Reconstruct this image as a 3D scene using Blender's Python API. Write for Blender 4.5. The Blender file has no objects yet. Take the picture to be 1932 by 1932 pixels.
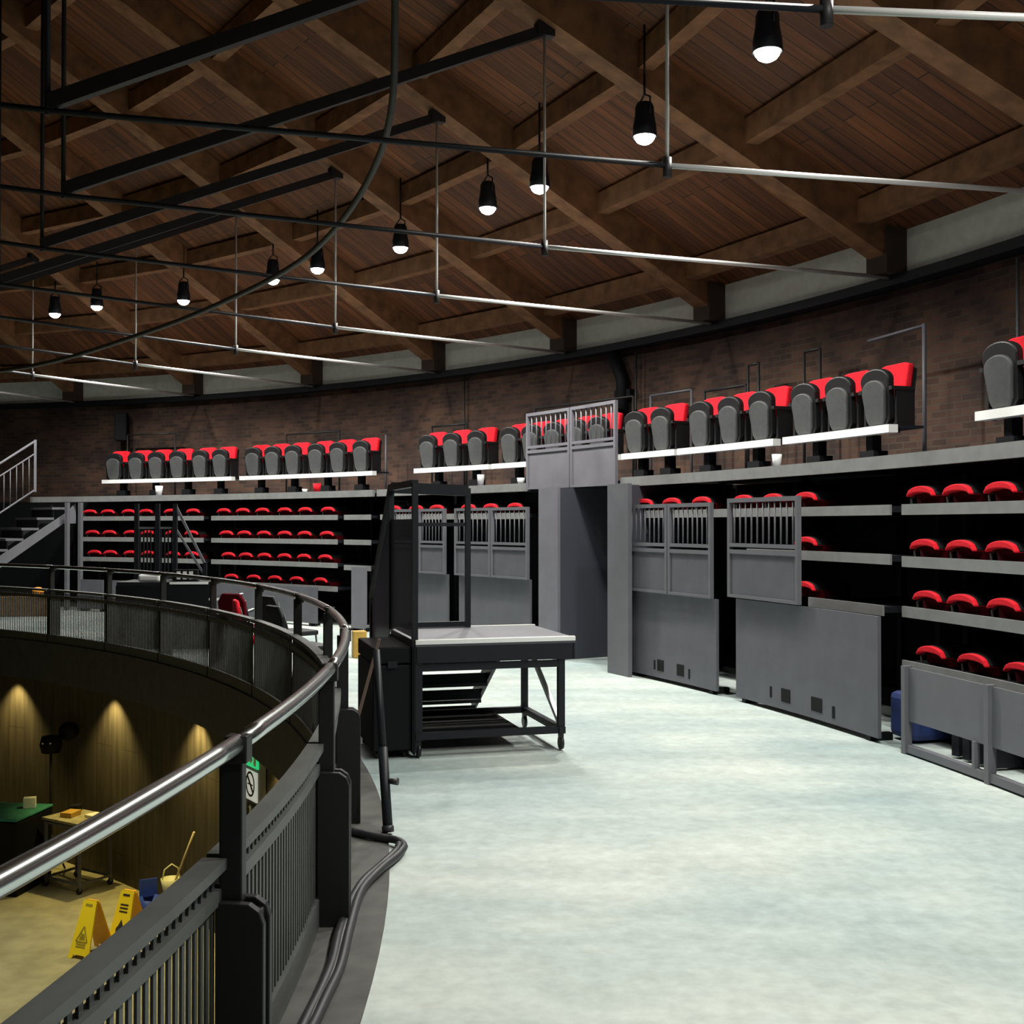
import bpy, math, random
from mathutils import Vector, Matrix
random.seed(7)
S = bpy.context.scene
COL = S.collection
PI = math.pi
R_ = math.radians

# ------------------------------------------------------------------ camera, world, exposure
EYE = 1.7
FPX, HOR = 2197.06, 989.5
CX, CY = -17.426, 4.045                      # the axis of the round hall
cd = bpy.data.cameras.new('camera'); cam = bpy.data.objects.new('camera', cd); COL.objects.link(cam)
cd.sensor_width = 36.0; cd.lens = FPX / 1932 * 36.0
cd.clip_start = 0.05; cd.clip_end = 200
cam.location = (0, 0, EYE)
cam.rotation_euler = (R_(90) + math.atan((HOR - 966) / FPX), 0, 0)
S.camera = cam
w = bpy.data.worlds.new('world'); S.world = w; w.use_nodes = True
w.node_tree.nodes['Background'].inputs[0].default_value = (0.02, 0.022, 0.026, 1)
w.node_tree.nodes['Background'].inputs[1].default_value = 1.0
S.view_settings.view_transform = 'Standard'; S.view_settings.look = 'None'
S.view_settings.gamma = 1.0; S.view_settings.use_curve_mapping = False
S.view_settings.exposure = 0.0
LAMP_W = 275.0          # each work lamp under the roof
CAN_W = 150.0            # each warm downlight under the gallery
RAFTER0, STEP = 22.45, 8.12
WALL_R, RAIL_R = 23.646, 16.68
LOWZ = -3.4

# ------------------------------------------------------------------ geometry of the round hall
def pol(r, a, z=0.0):
    a = R_(a); return Vector((CX + r*math.cos(a), CY + r*math.sin(a), z))
def ray(x, y): return Vector(((x-966)/FPX, 1.0, (HOR-y)/FPX))
def ang(x, r, near=False):
    k = (x-966)/FPX
    a = k*k+1; b = -2*(k*CX+CY); c = CX*CX+CY*CY-r*r
    q = math.sqrt(max(b*b-4*a*c, 0)); D = (-b + (-q if near else q))/(2*a)
    return math.degrees(math.atan2(D-CY, k*D-CX))
def onz(x, y, z):
    d = ray(x, y); t = (z-EYE)/d.z; return Vector((d.x*t, t, z))
def onr(x, y, r, near=False):
    a = R_(ang(x, r, near)); D = CY + r*math.sin(a)
    return pol(r, math.degrees(a), EYE + (HOR-y)/FPX*D)
def at(x, y, D):
    d = ray(x, y)*D; return Vector((d.x, d.y, d.z+EYE))

# ------------------------------------------------------------------ mesh builder
class MB:
    def __init__(s): s.v = []; s.f = []; s.sm = []; s.uv = {}
    def add(s, vs, fs, smooth=False, uvs=None):
        n = len(s.v); s.v += [Vector(v) for v in vs]
        for i, f in enumerate(fs):
            if uvs: s.uv[len(s.f)] = [uvs[j] for j in f]
            s.f.append(tuple(j+n for j in f)); s.sm.append(smooth)
        return s
    def box(s, c, d, rz=0.0, M=None):
        hx, hy, hz = d[0]/2, d[1]/2, d[2]/2
        m = M if M else Matrix.Rotation(rz, 3, 'Z')
        vs = [Vector(c) + m @ Vector((x*hx, y*hy, z*hz)) for z in (-1, 1) for y in (-1, 1) for x in (-1, 1)]
        return s.add(vs, [(0,2,3,1),(4,5,7,6),(0,1,5,4),(2,6,7,3),(0,4,6,2),(1,3,7,5)])
    def bar(s, p, q, wx, wz, up=(0,0,1)):
        p, q = Vector(p), Vector(q); d = (q-p); L = d.length; d.normalize()
        u = Vector(up); x = d.cross(u)
        if x.length < 1e-4: x = d.cross(Vector((1,0,0)))
        x.normalize(); z = x.cross(d)
        m = Matrix((x, d, z)).transposed()
        return s.box((p+q)/2, (wx, L, wz), M=m)
    def tube(s, pts, r, n=10, caps=True):
        pts = [Vector(p) for p in pts]; vs = []; fs = []; prev = None
        for i, p in enumerate(pts):
            t = (pts[min(i+1, len(pts)-1)] - pts[max(i-1, 0)]).normalized()
            if prev is None:
                a = Vector((0,0,1)) if abs(t.z) < .9 else Vector((1,0,0))
                x = t.cross(a).normalized()
            else:
                x = (prev - t*prev.dot(t)).normalized()
            prev = x; y = t.cross(x)
            rr = r[i] if isinstance(r, (list, tuple)) else r
            for k in range(n):
                th = 2*PI*k/n; vs.append(p + x*(rr*math.cos(th)) + y*(rr*math.sin(th)))
        for i in range(len(pts)-1):
            for k in range(n):
                fs.append((i*n+k, i*n+(k+1) % n, (i+1)*n+(k+1) % n, (i+1)*n+k))
        s.add(vs, fs, True)
        if caps:
            m = len(s.v)-len(vs)
            s.f.append(tuple(m+k for k in reversed(range(n)))); s.sm.append(False)
            e = m+(len(pts)-1)*n
            s.f.append(tuple(e+k for k in range(n))); s.sm.append(False)
        return s
    def lathe(s, prof, c=(0,0,0), n=20, M=None):
        vs = []; fs = []; c = Vector(c)
        for r, z in prof:
            for k in range(n):
                p = Vector((r*math.cos(2*PI*k/n), r*math.sin(2*PI*k/n), z)); vs.append(c + (M @ p if M else p))
        for i in range(len(prof)-1):
            for k in range(n): fs.append((i*n+k, i*n+(k+1) % n, (i+1)*n+(k+1) % n, (i+1)*n+k))
        return s.add(vs, fs, True)
    def prism(s, poly, o, ex, ey, ez, th):
        """2-D outline in the plane ex/ey at o, thickness th centred along ez"""
        o, ex, ey, ez = Vector(o), Vector(ex), Vector(ey), Vector(ez); n = len(poly)
        a = [o + ex*x + ey*y - ez*(th/2) for x, y in poly]; b = [p + ez*th for p in a]
        fs = [tuple(reversed(range(n))), tuple(range(n, 2*n))] + [(i, (i+1) % n, n+(i+1) % n, n+i) for i in range(n)]
        return s.add(a+b, fs)
    def arc(s, r0, r1, z0, z1, a0, a1, step=1.0, zz=None):
        """a block bent round the hall; zz = (z0,z1) at the outer radius if it slopes"""
        n = max(1, int(abs(a1-a0)/step + .999)); vs = []; fs = []; uv = []
        y0, y1 = zz if zz else (z0, z1)
        for i in range(n+1):
            a = a0+(a1-a0)*i/n; u = R_(a)*r0
            vs += [pol(r0, a, z0), pol(r1, a, y0), pol(r1, a, y1), pol(r0, a, z1)]
            uv += [(u, z0), (u, y0+(r1-r0)), (u, y1+(r1-r0)), (u, z1)]
        for i in range(n):
            b = 4*i
            for k in range(4): fs.append((b+k, b+(k+1) % 4, b+4+(k+1) % 4, b+4+k))
        if abs(a1-a0) < 359.9: fs += [(3,2,1,0), (4*n, 4*n+1, 4*n+2, 4*n+3)]
        return s.add(vs, fs, False, uv)
    def cyl(s, r, z0, z1, a0, a1, step=2.0, inward=True):
        n = max(1, int(abs(a1-a0)/step+.999)); vs = []; fs = []; uv = []
        for i in range(n+1):
            a = a0+(a1-a0)*i/n; vs += [pol(r, a, z0), pol(r, a, z1)]; uv += [(R_(a)*r, z0), (R_(a)*r, z1)]
        for i in range(n): fs.append((2*i, 2*i+2, 2*i+3, 2*i+1) if not inward else (2*i, 2*i+1, 2*i+3, 2*i+2))
        return s.add(vs, fs, True, uv)

FRAME = {}
def setprops(o, label=None, cat=None, group=None, kind=None):
    if label: o['label'] = label
    if cat: o['category'] = cat
    if group: o['group'] = group
    if kind: o['kind'] = kind
    return o
def thing(name, label, cat, loc, rotz=0.0, group=None, kind=None):
    o = bpy.data.objects.new(name, None); COL.objects.link(o)
    o.empty_display_size = 0.1
    o.location = loc; o.rotation_euler = (0, 0, rotz); FRAME[o.name] = (Vector(loc), rotz)
    return setprops(o, label, cat, group, kind)
def obj(name, mb, mat, parent=None, world=False, label=None, cat=None, group=None, kind=None, bevel=0):
    vs = mb.v
    off = Vector((0,0,0))
    if parent is not None and world:
        l, rz = FRAME[parent.name]; m = Matrix.Rotation(-rz, 3, 'Z'); vs = [m @ (v-l) for v in vs]
    elif parent is None:
        xs = [v.x for v in vs]; ys = [v.y for v in vs]
        off = Vector(((min(xs)+max(xs))/2, (min(ys)+max(ys))/2, min(v.z for v in vs))); vs = [v-off for v in vs]
    me = bpy.data.meshes.new(name); me.from_pydata([tuple(v) for v in vs], [], mb.f)
    me.polygons.foreach_set('use_smooth', mb.sm)
    if mb.uv:
        ul = me.uv_layers.new(name='UVMap')
        for p in me.polygons:
            q = mb.uv.get(p.index)
            if q:
                for li, t in zip(p.loop_indices, q): ul.data[li].uv = t
    me.materials.append(mat); me.update()
    o = bpy.data.objects.new(name, me); COL.objects.link(o)
    if parent is not None:
        o.parent = parent
        l, rz = FRAME.get(parent.name, (Vector((0,0,0)), 0.0)); FRAME[o.name] = (l, rz)
    else:
        o.location = off; FRAME[o.name] = (off, 0.0)
    if bevel:
        b = o.modifiers.new('bevel', 'BEVEL'); b.width = bevel; b.segments = 2; b.limit_method = 'ANGLE'
    return setprops(o, label, cat, group, kind)
def dup(root, loc, rotz, label=None, group=None):
    r = root.copy(); COL.objects.link(r); r.location = loc; r.rotation_euler = (0, 0, rotz)
    FRAME[r.name] = (Vector(loc), rotz)
    if label: r['label'] = label
    if group: r['group'] = group
    for ch in list(root.children):
        c = ch.copy(); COL.objects.link(c); c.parent = r
        for g in list(ch.children):
            d = g.copy(); COL.objects.link(d); d.parent = c
    return r
ORD = ['first','second','third','fourth','fifth','sixth','seventh','eighth','ninth','tenth','eleventh','twelfth','thirteenth','fourteenth','fifteenth','sixteenth']
def ordi(i, n=None):
    if n is not None and n > 2 and i == n-1: return 'last'
    return ORD[i]

# ------------------------------------------------------------------ materials
def mat(name, col, rough=0.6, metal=0.0, spec=0.5, var=0.0, scale=8.0, bump=0.0, emit=None, alpha=1.0):
    m = bpy.data.materials.new(name); m.use_nodes = True
    nt = m.node_tree; b = nt.nodes['Principled BSDF']
    b.inputs['Base Color'].default_value = (*col, 1); b.inputs['Roughness'].default_value = rough
    b.inputs['Metallic'].default_value = metal; b.inputs['Specular IOR Level'].default_value = spec
    if emit:
        b.inputs['Emission Color'].default_value = (*emit[0], 1); b.inputs['Emission Strength'].default_value = emit[1]
    if alpha < 1: b.inputs['Alpha'].default_value = alpha
    if var or bump:
        tc = nt.nodes.new('ShaderNodeTexCoord'); n = nt.nodes.new('ShaderNodeTexNoise')
        n.inputs['Scale'].default_value = scale; n.inputs['Detail'].default_value = 5
        nt.links.new(tc.outputs['Object'], n.inputs['Vector'])
        if var:
            r = nt.nodes.new('ShaderNodeValToRGB')
            r.color_ramp.elements[0].position = .3; r.color_ramp.elements[1].position = .7
            r.color_ramp.elements[0].color = (*[c*(1-var) for c in col], 1)
            r.color_ramp.elements[1].color = (*[min(1, c*(1+var)) for c in col], 1)
            nt.links.new(n.outputs['Fac'], r.inputs['Fac']); nt.links.new(r.outputs['Color'], b.inputs['Base Color'])
        if bump:
            bp = nt.nodes.new('ShaderNodeBump'); bp.inputs['Strength'].default_value = bump
            nt.links.new(n.outputs['Fac'], bp.inputs['Height']); nt.links.new(bp.outputs['Normal'], b.inputs['Normal'])
    return m
def mat_brick():
    m = bpy.data.materials.new('brick'); m.use_nodes = True; nt = m.node_tree; b = nt.nodes['Principled BSDF']
    uv = nt.nodes.new('ShaderNodeTexCoord'); br = nt.nodes.new('ShaderNodeTexBrick')
    br.inputs['Scale'].default_value = 1.0; br.inputs['Brick Width'].default_value = .23; br.inputs['Row Height'].default_value = .075
    br.inputs['Mortar Size'].default_value = .008; br.inputs['Bias'].default_value = -.1
    br.inputs['Color1'].default_value = (.115, .060, .045, 1); br.inputs['Color2'].default_value = (.045, .027, .024, 1)
    br.inputs['Mortar'].default_value = (.085, .066, .055, 1)
    nt.links.new(uv.outputs['UV'], br.inputs['Vector'])
    n = nt.nodes.new('ShaderNodeTexNoise'); n.inputs['Scale'].default_value = 1.3; n.inputs['Detail'].default_value = 6
    nt.links.new(uv.outputs['UV'], n.inputs['Vector'])
    rp = nt.nodes.new('ShaderNodeValToRGB'); rp.color_ramp.elements[0].position = .35; rp.color_ramp.elements[1].position = .7
    rp.color_ramp.elements[0].color = (.45, .45, .48, 1); rp.color_ramp.elements[1].color = (1.25, 1.2, 1.0, 1)
    nt.links.new(n.outputs['Fac'], rp.inputs['Fac'])
    mx = nt.nodes.new('ShaderNodeMix'); mx.data_type = 'RGBA'; mx.blend_type = 'MULTIPLY'; mx.inputs['Factor'].default_value = 1
    nt.links.new(br.outputs['Color'], mx.inputs['A']); nt.links.new(rp.outputs['Color'], mx.inputs['B'])
    nt.links.new(mx.outputs['Result'], b.inputs['Base Color']); b.inputs['Roughness'].default_value = .9
    bp = nt.nodes.new('ShaderNodeBump'); bp.inputs['Strength'].default_value = .5; bp.inputs['Distance'].default_value = .01
    nt.links.new(br.outputs['Fac'], bp.inputs['Height']); bp.invert = True; nt.links.new(bp.outputs['Normal'], b.inputs['Normal'])
    return m
def mat_boards(name, c1, c2, gap, bw, rh, swap):
    m = bpy.data.materials.new(name); m.use_nodes = True; nt = m.node_tree; b = nt.nodes['Principled BSDF']
    uv = nt.nodes.new('ShaderNodeTexCoord'); sp = nt.nodes.new('ShaderNodeSeparateXYZ'); cb = nt.nodes.new('ShaderNodeCombineXYZ')
    nt.links.new(uv.outputs['UV'], sp.inputs[0])
    nt.links.new(sp.outputs['Y' if swap else 'X'], cb.inputs['X']); nt.links.new(sp.outputs['X' if swap else 'Y'], cb.inputs['Y'])
    br = nt.nodes.new('ShaderNodeTexBrick'); br.inputs['Scale'].default_value = 1.0
    br.inputs['Brick Width'].default_value = bw; br.inputs['Row Height'].default_value = rh; br.inputs['Mortar Size'].default_value = .006
    br.inputs['Color1'].default_value = (*c1, 1); br.inputs['Color2'].default_value = (*c2, 1); br.inputs['Mortar'].default_value = (*gap, 1)
    nt.links.new(cb.outputs[0], br.inputs['Vector'])
    n = nt.nodes.new('ShaderNodeTexNoise'); n.inputs['Scale'].default_value = 2.2; n.inputs['Detail'].default_value = 6
    mp = nt.nodes.new('ShaderNodeMapping'); mp.inputs['Scale'].default_value = (.5, 5, 1)
    nt.links.new(cb.outputs[0], mp.inputs['Vector']); nt.links.new(mp.outputs[0], n.inputs['Vector'])
    rp = nt.nodes.new('ShaderNodeValToRGB'); rp.color_ramp.elements[0].position = .3; rp.color_ramp.elements[1].position = .72
    rp.color_ramp.elements[0].color = (.55, .5, .5, 1); rp.color_ramp.elements[1].color = (1.3, 1.25, 1.15, 1)
    nt.links.new(n.outputs['Fac'], rp.inputs['Fac'])
    mx = nt.nodes.new('ShaderNodeMix'); mx.data_type = 'RGBA'; mx.blend_type = 'MULTIPLY'; mx.inputs['Factor'].default_value = 1
    nt.links.new(br.outputs['Color'], mx.inputs['A']); nt.links.new(rp.outputs['Color'], mx.inputs['B'])
    nt.links.new(mx.outputs['Result'], b.inputs['Base Color']); b.inputs['Roughness'].default_value = .7
    return m
def mat_concrete():
    m = bpy.data.materials.new('worn_concrete'); m.use_nodes = True; nt = m.node_tree; b = nt.nodes['Principled BSDF']
    tc = nt.nodes.new('ShaderNodeTexCoord')
    def noise(scale, det, st=(1,1,1)):
        mp = nt.nodes.new('ShaderNodeMapping'); mp.inputs['Scale'].default_value = st
        n = nt.nodes.new('ShaderNodeTexNoise'); n.inputs['Scale'].default_value = scale; n.inputs['Detail'].default_value = det
        nt.links.new(tc.outputs['Object'], mp.inputs['Vector']); nt.links.new(mp.outputs[0], n.inputs['Vector']); return n
    a = noise(.7, 8); c = noise(14, 6); d = noise(1.6, 4, (.35, 1.6, 1))
    r1 = nt.nodes.new('ShaderNodeValToRGB'); r1.color_ramp.elements[0].position = .32; r1.color_ramp.elements[1].position = .68
    r1.color_ramp.elements[0].color = (.36, .455, .455, 1); r1.color_ramp.elements[1].color = (.58, .64, .595, 1)
    nt.links.new(a.outputs['Fac'], r1.inputs['Fac'])
    r2 = nt.nodes.new('ShaderNodeValToRGB'); r2.color_ramp.elements[0].position = .25; r2.color_ramp.elements[1].position = .75
    r2.color_ramp.elements[0].color = (.82, .82, .82, 1); r2.color_ramp.elements[1].color = (1.08, 1.08, 1.08, 1)
    nt.links.new(c.outputs['Fac'], r2.inputs['Fac'])
    r3 = nt.nodes.new('ShaderNodeValToRGB'); r3.color_ramp.elements[0].position = .35; r3.color_ramp.elements[1].position = .65
    r3.color_ramp.elements[0].color = (.86, .88, .88, 1); r3.color_ramp.elements[1].color = (1.05, 1.05, 1.04, 1)
    nt.links.new(d.outputs['Fac'], r3.inputs['Fac'])
    x = None
    for r in (r2, r3):
        mx = nt.nodes.new('ShaderNodeMix'); mx.data_type = 'RGBA'; mx.blend_type = 'MULTIPLY'; mx.inputs['Factor'].default_value = 1
        nt.links.new((x or r1.outputs['Color']), mx.inputs['A']); nt.links.new(r.outputs['Color'], mx.inputs['B']); x = mx.outputs['Result']
    nt.links.new(x, b.inputs['Base Color']); b.inputs['Roughness'].default_value = .62; b.inputs['Specular IOR Level'].default_value = .35
    bp = nt.nodes.new('ShaderNodeBump'); bp.inputs['Strength'].default_value = .12; nt.links.new(c.outputs['Fac'], bp.inputs['Height'])
    nt.links.new(bp.outputs['Normal'], b.inputs['Normal'])
    return m
BRICK = mat_brick()
BOARD = mat_boards('roof_boards', (.215, .078, .024), (.115, .042, .015), (.02, .01, .006), 4.0, .16, True)
TIMBER = mat('old_timber', (.225, .105, .045), .75, var=.35, scale=5, bump=.15)
CONC = mat_concrete()
LOWFLOOR = mat('lower_floor', (.36, .33, .20), .7, var=.2, scale=3)
LOWWALL = mat_boards('dark_boarding', (.062, .053, .044), (.053, .045, .037), (.03, .024, .018), 3.0, .4, True)
SLAB = mat('slab_dark_paint', (.055, .055, .06), .7, var=.2)
CREAM = mat('pale_panel', (.74, .77, .70), .7, var=.08)
STEEL_D = mat('dark_steel', (.018, .017, .018), .55, spec=.4)
STEEL_G = mat('galvanised_rod', (.66, .67, .66), .4, .25)
STAIN = mat('stainless', (.62, .66, .65), .22, 1.0)
GREYP = mat('grey_paint', (.098, .099, .118), .55, var=.1, scale=4)
GREYL = mat('light_grey_paint', (.130, .132, .150), .55, var=.08, scale=4)
TIERM = mat('tier_edge', (.215, .22, .22), .5, var=.1)
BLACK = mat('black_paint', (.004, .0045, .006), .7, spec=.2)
BLACKM = mat('black_metal', (.010, .012, .016), .5, spec=.3)
RAILP = mat('railing_paint', (.070, .076, .072), .55, var=.15, scale=6)
RAILD = mat('railing_post_paint', (.012, .012, .013), .5, spec=.35)
LILAC = mat('lilac_grey_paint', (.165, .162, .188), .55, var=.08, scale=4)
SHADEIN = mat('inner_shade_paint', (.05, .053, .07), .6)  # grey panels darkened: shade inside the doorway is put into their colour
KERB = mat('kerb_strip', (.075, .075, .068), .7, var=.3, scale=6)
WHITE = mat('white_paint', (.82, .84, .82), .5)
RED = mat('red_fabric', (.66, .010, .022), .85, spec=.2, var=.1, scale=30)
REDD = mat('dark_and_shaded_red', (.10, .003, .008), .9, spec=.1)
PLAST = mat('black_plastic', (.008, .008, .009), .45)
SHELL = mat('grey_seat_shell', (.052, .055, .056), .6, var=.12, scale=20)
MESHB = mat('dark_blue_mesh', (.035, .05, .11), .6, alpha=.82)
YELL = mat('yellow_plastic', (.85, .66, .02), .45)
YELLD = mat('orange_yellow_plastic', (.80, .42, .015), .5)
BLUE = mat('blue_plastic', (.02, .055, .32), .5)
BLUED = mat('blue_cloth', (.012, .03, .13), .7, var=.3)
CREAMP = mat('cream_plastic', (.70, .68, .42), .5)
WOODP = mat('pale_wood', (.62, .52, .32), .6)
WOODY = mat('yellow_wood', (.50, .30, .05), .6, var=.2)
TEAL = mat('teal_cloth', (.03, .22, .17), .8, var=.2)
GREEN = mat('exit_green', (.02, .45, .16), .5, emit=((.03, .6, .2), .8))
SIGNW = mat('sign_white', (.85, .86, .82), .5, emit=((.9, .95, .85), .35))
INK = mat('sign_ink', (.02, .02, .02), .7)
INKY = mat('sign_faded_ink', (.30, .25, .03), .7)
GLOW = mat('lamp_glow', (1, 1, .97), .4, emit=((1, .985, .93), 30.0))
RUB = mat('black_rubber', (.02, .021, .025), .5)
CABG = mat('grey_cable', (.10, .105, .115), .5)

# ------------------------------------------------------------------ setting
TOPZ = 4.40
obj('floor', MB().arc(16.60, 23.9, -.54, 0.0, -180, 180, 2), CONC, kind='structure')
disc = MB(); N = 120
disc.add([(CX, CY, LOWZ)] + [pol(17.4, 360*i/N, LOWZ) for i in range(N)], [(0, 1+i, 1+(i+1) % N) for i in range(N)])
obj('floor_lower', disc, LOWFLOOR, kind='structure')
obj('wall_lower', MB().cyl(17.3, LOWZ, -.53, -180, 180), LOWWALL, kind='structure')
obj('wall_outer', MB().cyl(WALL_R, 0, 5.9, -180, 180), BRICK, kind='structure')
obj('trim_1', MB().arc(16.585, 16.6, -.55, .012, -180, 180, 2), SLAB, kind='structure')           # slab edge
obj('trim_2', MB().arc(23.40, 23.64, 4.36, 4.47, -180, 180, 2), BLACKM, kind='structure')          # wall plate
obj('trim_3', MB().arc(23.52, 23.62, 4.47, 5.25, -20, 100, 2), CREAM, kind='structure')            # pale panels between the rafter feet
obj('trim_4', MB().arc(16.62, 16.91, 0, .012, -40, 75, 1), KERB, kind='structure')                # kerb under the railing

def zb(r): return 4.49 + .475*(WALL_R - r)          # underside of the rafters
roof = MB(); n = 180; rs = [23.9, 19.2, 14.8, 9.0, 3.0]
for i in range(n):
    a0, a1 = 360*i/n, 360*(i+1)/n
    for k in range(len(rs)-1):
        q = [(rs[k], a0), (rs[k], a1), (rs[k+1], a1), (rs[k+1], a0)]
        roof.add([pol(r, a, zb(r)+.42) for r, a in q], [(0, 1, 2, 3)], False, [(R_(a)*19.0, r) for r, a in q])
i0 = len(roof.v); roof.add([pol(3.0, 360*i/n, zb(3)+.42) for i in range(n)], [tuple(range(n))])
ceil = obj('ceiling', roof, BOARD, kind='structure')
FRAME[ceil.name] = (ceil.location.copy(), 0.0)
KS = list(range(-4, 10))
for k in KS:
    a = RAFTER0 + STEP*k; m = MB()
    p, q = pol(23.62, a, zb(23.62)+.21), pol(8.0, a, zb(8.0)+.21)
    m.bar(p, q, .27, .40)
    obj('rafter', m, TIMBER, ceil, True)
    f = MB().box(pol(23.42, a, 4.73), (.34, .36, .50), R_(a-90))
    obj('rafter_foot', f, mat('dark_timber', (.055, .035, .024), .8) if k == KS[0] else bpy.data.materials['dark_timber'], ceil, True)
for k in KS[:-1]:
    a0, a1 = RAFTER0+STEP*k, RAFTER0+STEP*(k+1)
    for r in (22.95, 21.5, 20.25, 18.9, 17.4, 15.9, 14.4):
        d0 = math.degrees(.14/r)
        z = zb(r)+.29
        obj('purlin', MB().bar(pol(r, a0+d0, z), pol(r, a1-d0, z), .17, .25), TIMBER, ceil, True)

# ------------------------------------------------------------------ iron trusses (tie rods, hangers, struts)
TZ = 4.42
for j, k in enumerate(reversed(KS)):
    a = RAFTER0 + STEP*k
    vis = 7 - (k+2)                                    # counted from the right edge of the photo
    if k < -3 or k > 7: continue
    n = k + 4
    lab = 'roof truss with tie rod, landing at the %s rafter foot from the right' % ORD[max(0, k)]
    if k < 0: lab = ['roof truss whose bright tie rod nearly reaches the right edge of the photo', 'roof truss with bright tie rod in the upper right corner', 'roof truss above the viewer, outside the photo'][-k-1]
    if k > 6: lab = 'roof truss landing beyond the left edge of the photo'
    t = thing('roof_truss', lab, 'roof truss', pol(19.2, a, TZ), R_(a-90), 'iron roof trusses')
    obj('tie_rod', MB().tube([pol(23.5, a, 4.46), pol(19.2, a, TZ)], .022, 8), STEEL_G, t, True)
    obj('tie_rod', MB().tube([pol(19.2, a, TZ), pol(14.8, a, TZ+.03), pol(9, a, TZ+.25)], .022, 8), BLACKM, t, True)
    obj('hanger', MB().tube([pol(19.2, a, TZ), pol(19.2, a, 6.6)], .014, 8), STEEL_G, t, True)
    obj('hanger', MB().tube([pol(14.8, a, TZ), pol(14.8, a, zb(14.8))], .02, 8), BLACKM, t, True)
    obj('strut', MB().bar(pol(19.25, a, 6.57), pol(14.8, a, TZ+.08), .08, .10), STEEL_D, t, True)
    obj('strut', MB().bar(pol(14.85, a, zb(14.8)-.05), pol(10.2, a, TZ+.3), .10, .13), STEEL_D, t, True)
    obj('node_plate', MB().box(pol(19.2, a, 6.55), (.11, .18, .13), R_(a-90)), STEEL_D, t, True)
    obj('node_plate', MB().box(pol(14.8, a, zb(14.8)-.05), (.14, .22, .16), R_(a-90)), STEEL_D, t, True)
    obj('joint', MB().tube([pol(19.2, a, TZ-.09), pol(19.2, a, TZ+.06)], .035, 10), STEEL_D, t, True)

# ------------------------------------------------------------------ work lamps under the roof
def make_lamp():
    t = thing('work_lamp', 'lamp', 'lamp', (0, 0, 0), 0, 'lit work lamps under the roof')
    h = MB().lathe([(.012, .33), (.075, .33), (.092, .29), (.096, .2), (.115, .10), (.122, .0), (.112, .0), (.09, .06), (.02, .08)], n=18)
    obj('housing', h, BLACKM, t)
    g = MB().lathe([(.001, -.075), (.04, -.068), (.075, -.048), (.097, -.018), (.102, .01), (.101, .03)], n=18)
    obj('lens', g, GLOW, t)
    y = MB().tube([(-.11, 0, .2), (-.115, 0, .36), (0, 0, .42), (.115, 0, .36), (.11, 0, .2)], .010, 6).tube([(0, 0, .42), (0, 0, .62)], .014, 6)
    obj('yoke', y, BLACKM, t)
    return t
def lamp_light(loc, power=LAMP_W):
    l = bpy.data.lights.new('lamp_beam', 'SPOT'); l.energy = power; l.color = (1, .97, .9)
    l.spot_size = R_(150); l.spot_blend = .6; l.shadow_soft_size = .09
    o = bpy.data.objects.new('lamp_beam', l); COL.objects.link(o)
    return o
LAMPS = [(1450, 95, 'uppermost at the right'), (1217, 256, 'large one right of centre'), (1018, 352, 'right one of the pair near the middle'),
         (920, 392, 'left one of the pair near the middle'), (755, 467, 'fifth from the right'), (598, 507, 'sixth from the right, beside the sagging cable'),
         (514, 528, 'seventh from the right, small'), (345, 567, 'third from the left'), (181, 578, 'second from the left'), (102, 592, 'leftmost over the far gallery')]
lamp0 = make_lamp()
for i, (x, y, wh) in enumerate(LAMPS):
    p = onr(x, y, 20.1); a = ang(x, 20.1)
    lab = 'lit black work lamp under the timber roof, ' + wh
    if i == 0:
        t = lamp0; t.location = p; t.rotation_euler = (0, 0, R_(a-90)); t['label'] = lab
    else: t = dup(lamp0, p, R_(a-90), lab)
    top = zb(20.1)+.42
    b = lamp_light(p); b.parent = t; b.location = (0, 0, -.10)
    st = MB().tube([(0, 0, .60), (0, 0, top-p.z-.03)], .012, 6)
    obj('stem', st, BLACKM, t)
for a in (8.5, 1.0, -6.0):                              # the lamps of the same row above and behind the viewer
    p = pol(20.1, a, 5.6)
    t = dup(lamp0, p, R_(a-90), 'lit work lamp under the roof, %s one beyond the right edge of the photo' % {8.5:'nearest', 1.0:'second', -6.0:'farthest'}[a])
    b = lamp_light(p); b.parent = t; b.location = (0, 0, -.10)
    for c in list(t.children):
        if c.name.startswith('stem'): bpy.data.objects.remove(c)
    obj('stem', MB().tube([(0, 0, .60), (0, 0, zb(20.1)+.42-5.6)], .012, 6), BLACKM, t)

# ------------------------------------------------------------------ gallery railing
rl = thing('gallery_railing', 'curved dark gallery railing with steel handrail around the open well', 'railing', pol(RAIL_R, 0), 0)
A0, A1, PS = -14.3, 61.2, 5.8
posts = []
a = -2.7 - 2*PS
while a < A1: posts.append(a); a += PS
def arcpts(r, z, a0, a1, st=.8):
    n = max(2, int(abs(a1-a0)/st+.99)); return [pol(r, a0+(a1-a0)*i/n, z) for i in range(n+1)]
for i in range(len(posts)-1):
    a0, a1 = posts[i], posts[i+1]
    obj('handrail', MB().tube(arcpts(RAIL_R, 1.09, a0+.02, a1-.02), .026, 14), STAIN, rl, True)
    g = math.degrees(.02/16.6)
    m = MB().arc(16.585, 16.655, .745, .775, a0+g, a1-g, .8).arc(16.60, 16.64, .65, .69, a0+g, a1-g, .8).arc(16.60, 16.64, .012, .13, a0+g, a1-g, .8)
    ns = 34
    for s in range(ns):
        aa = a0+g+(a1-a0-2*g)*(s+.5)/ns
        m.box(pol(16.62, aa, .42), (.021, .0078, .62), R_(aa-90))
    obj('infill_panel', m, RAILP, rl, True)
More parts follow.
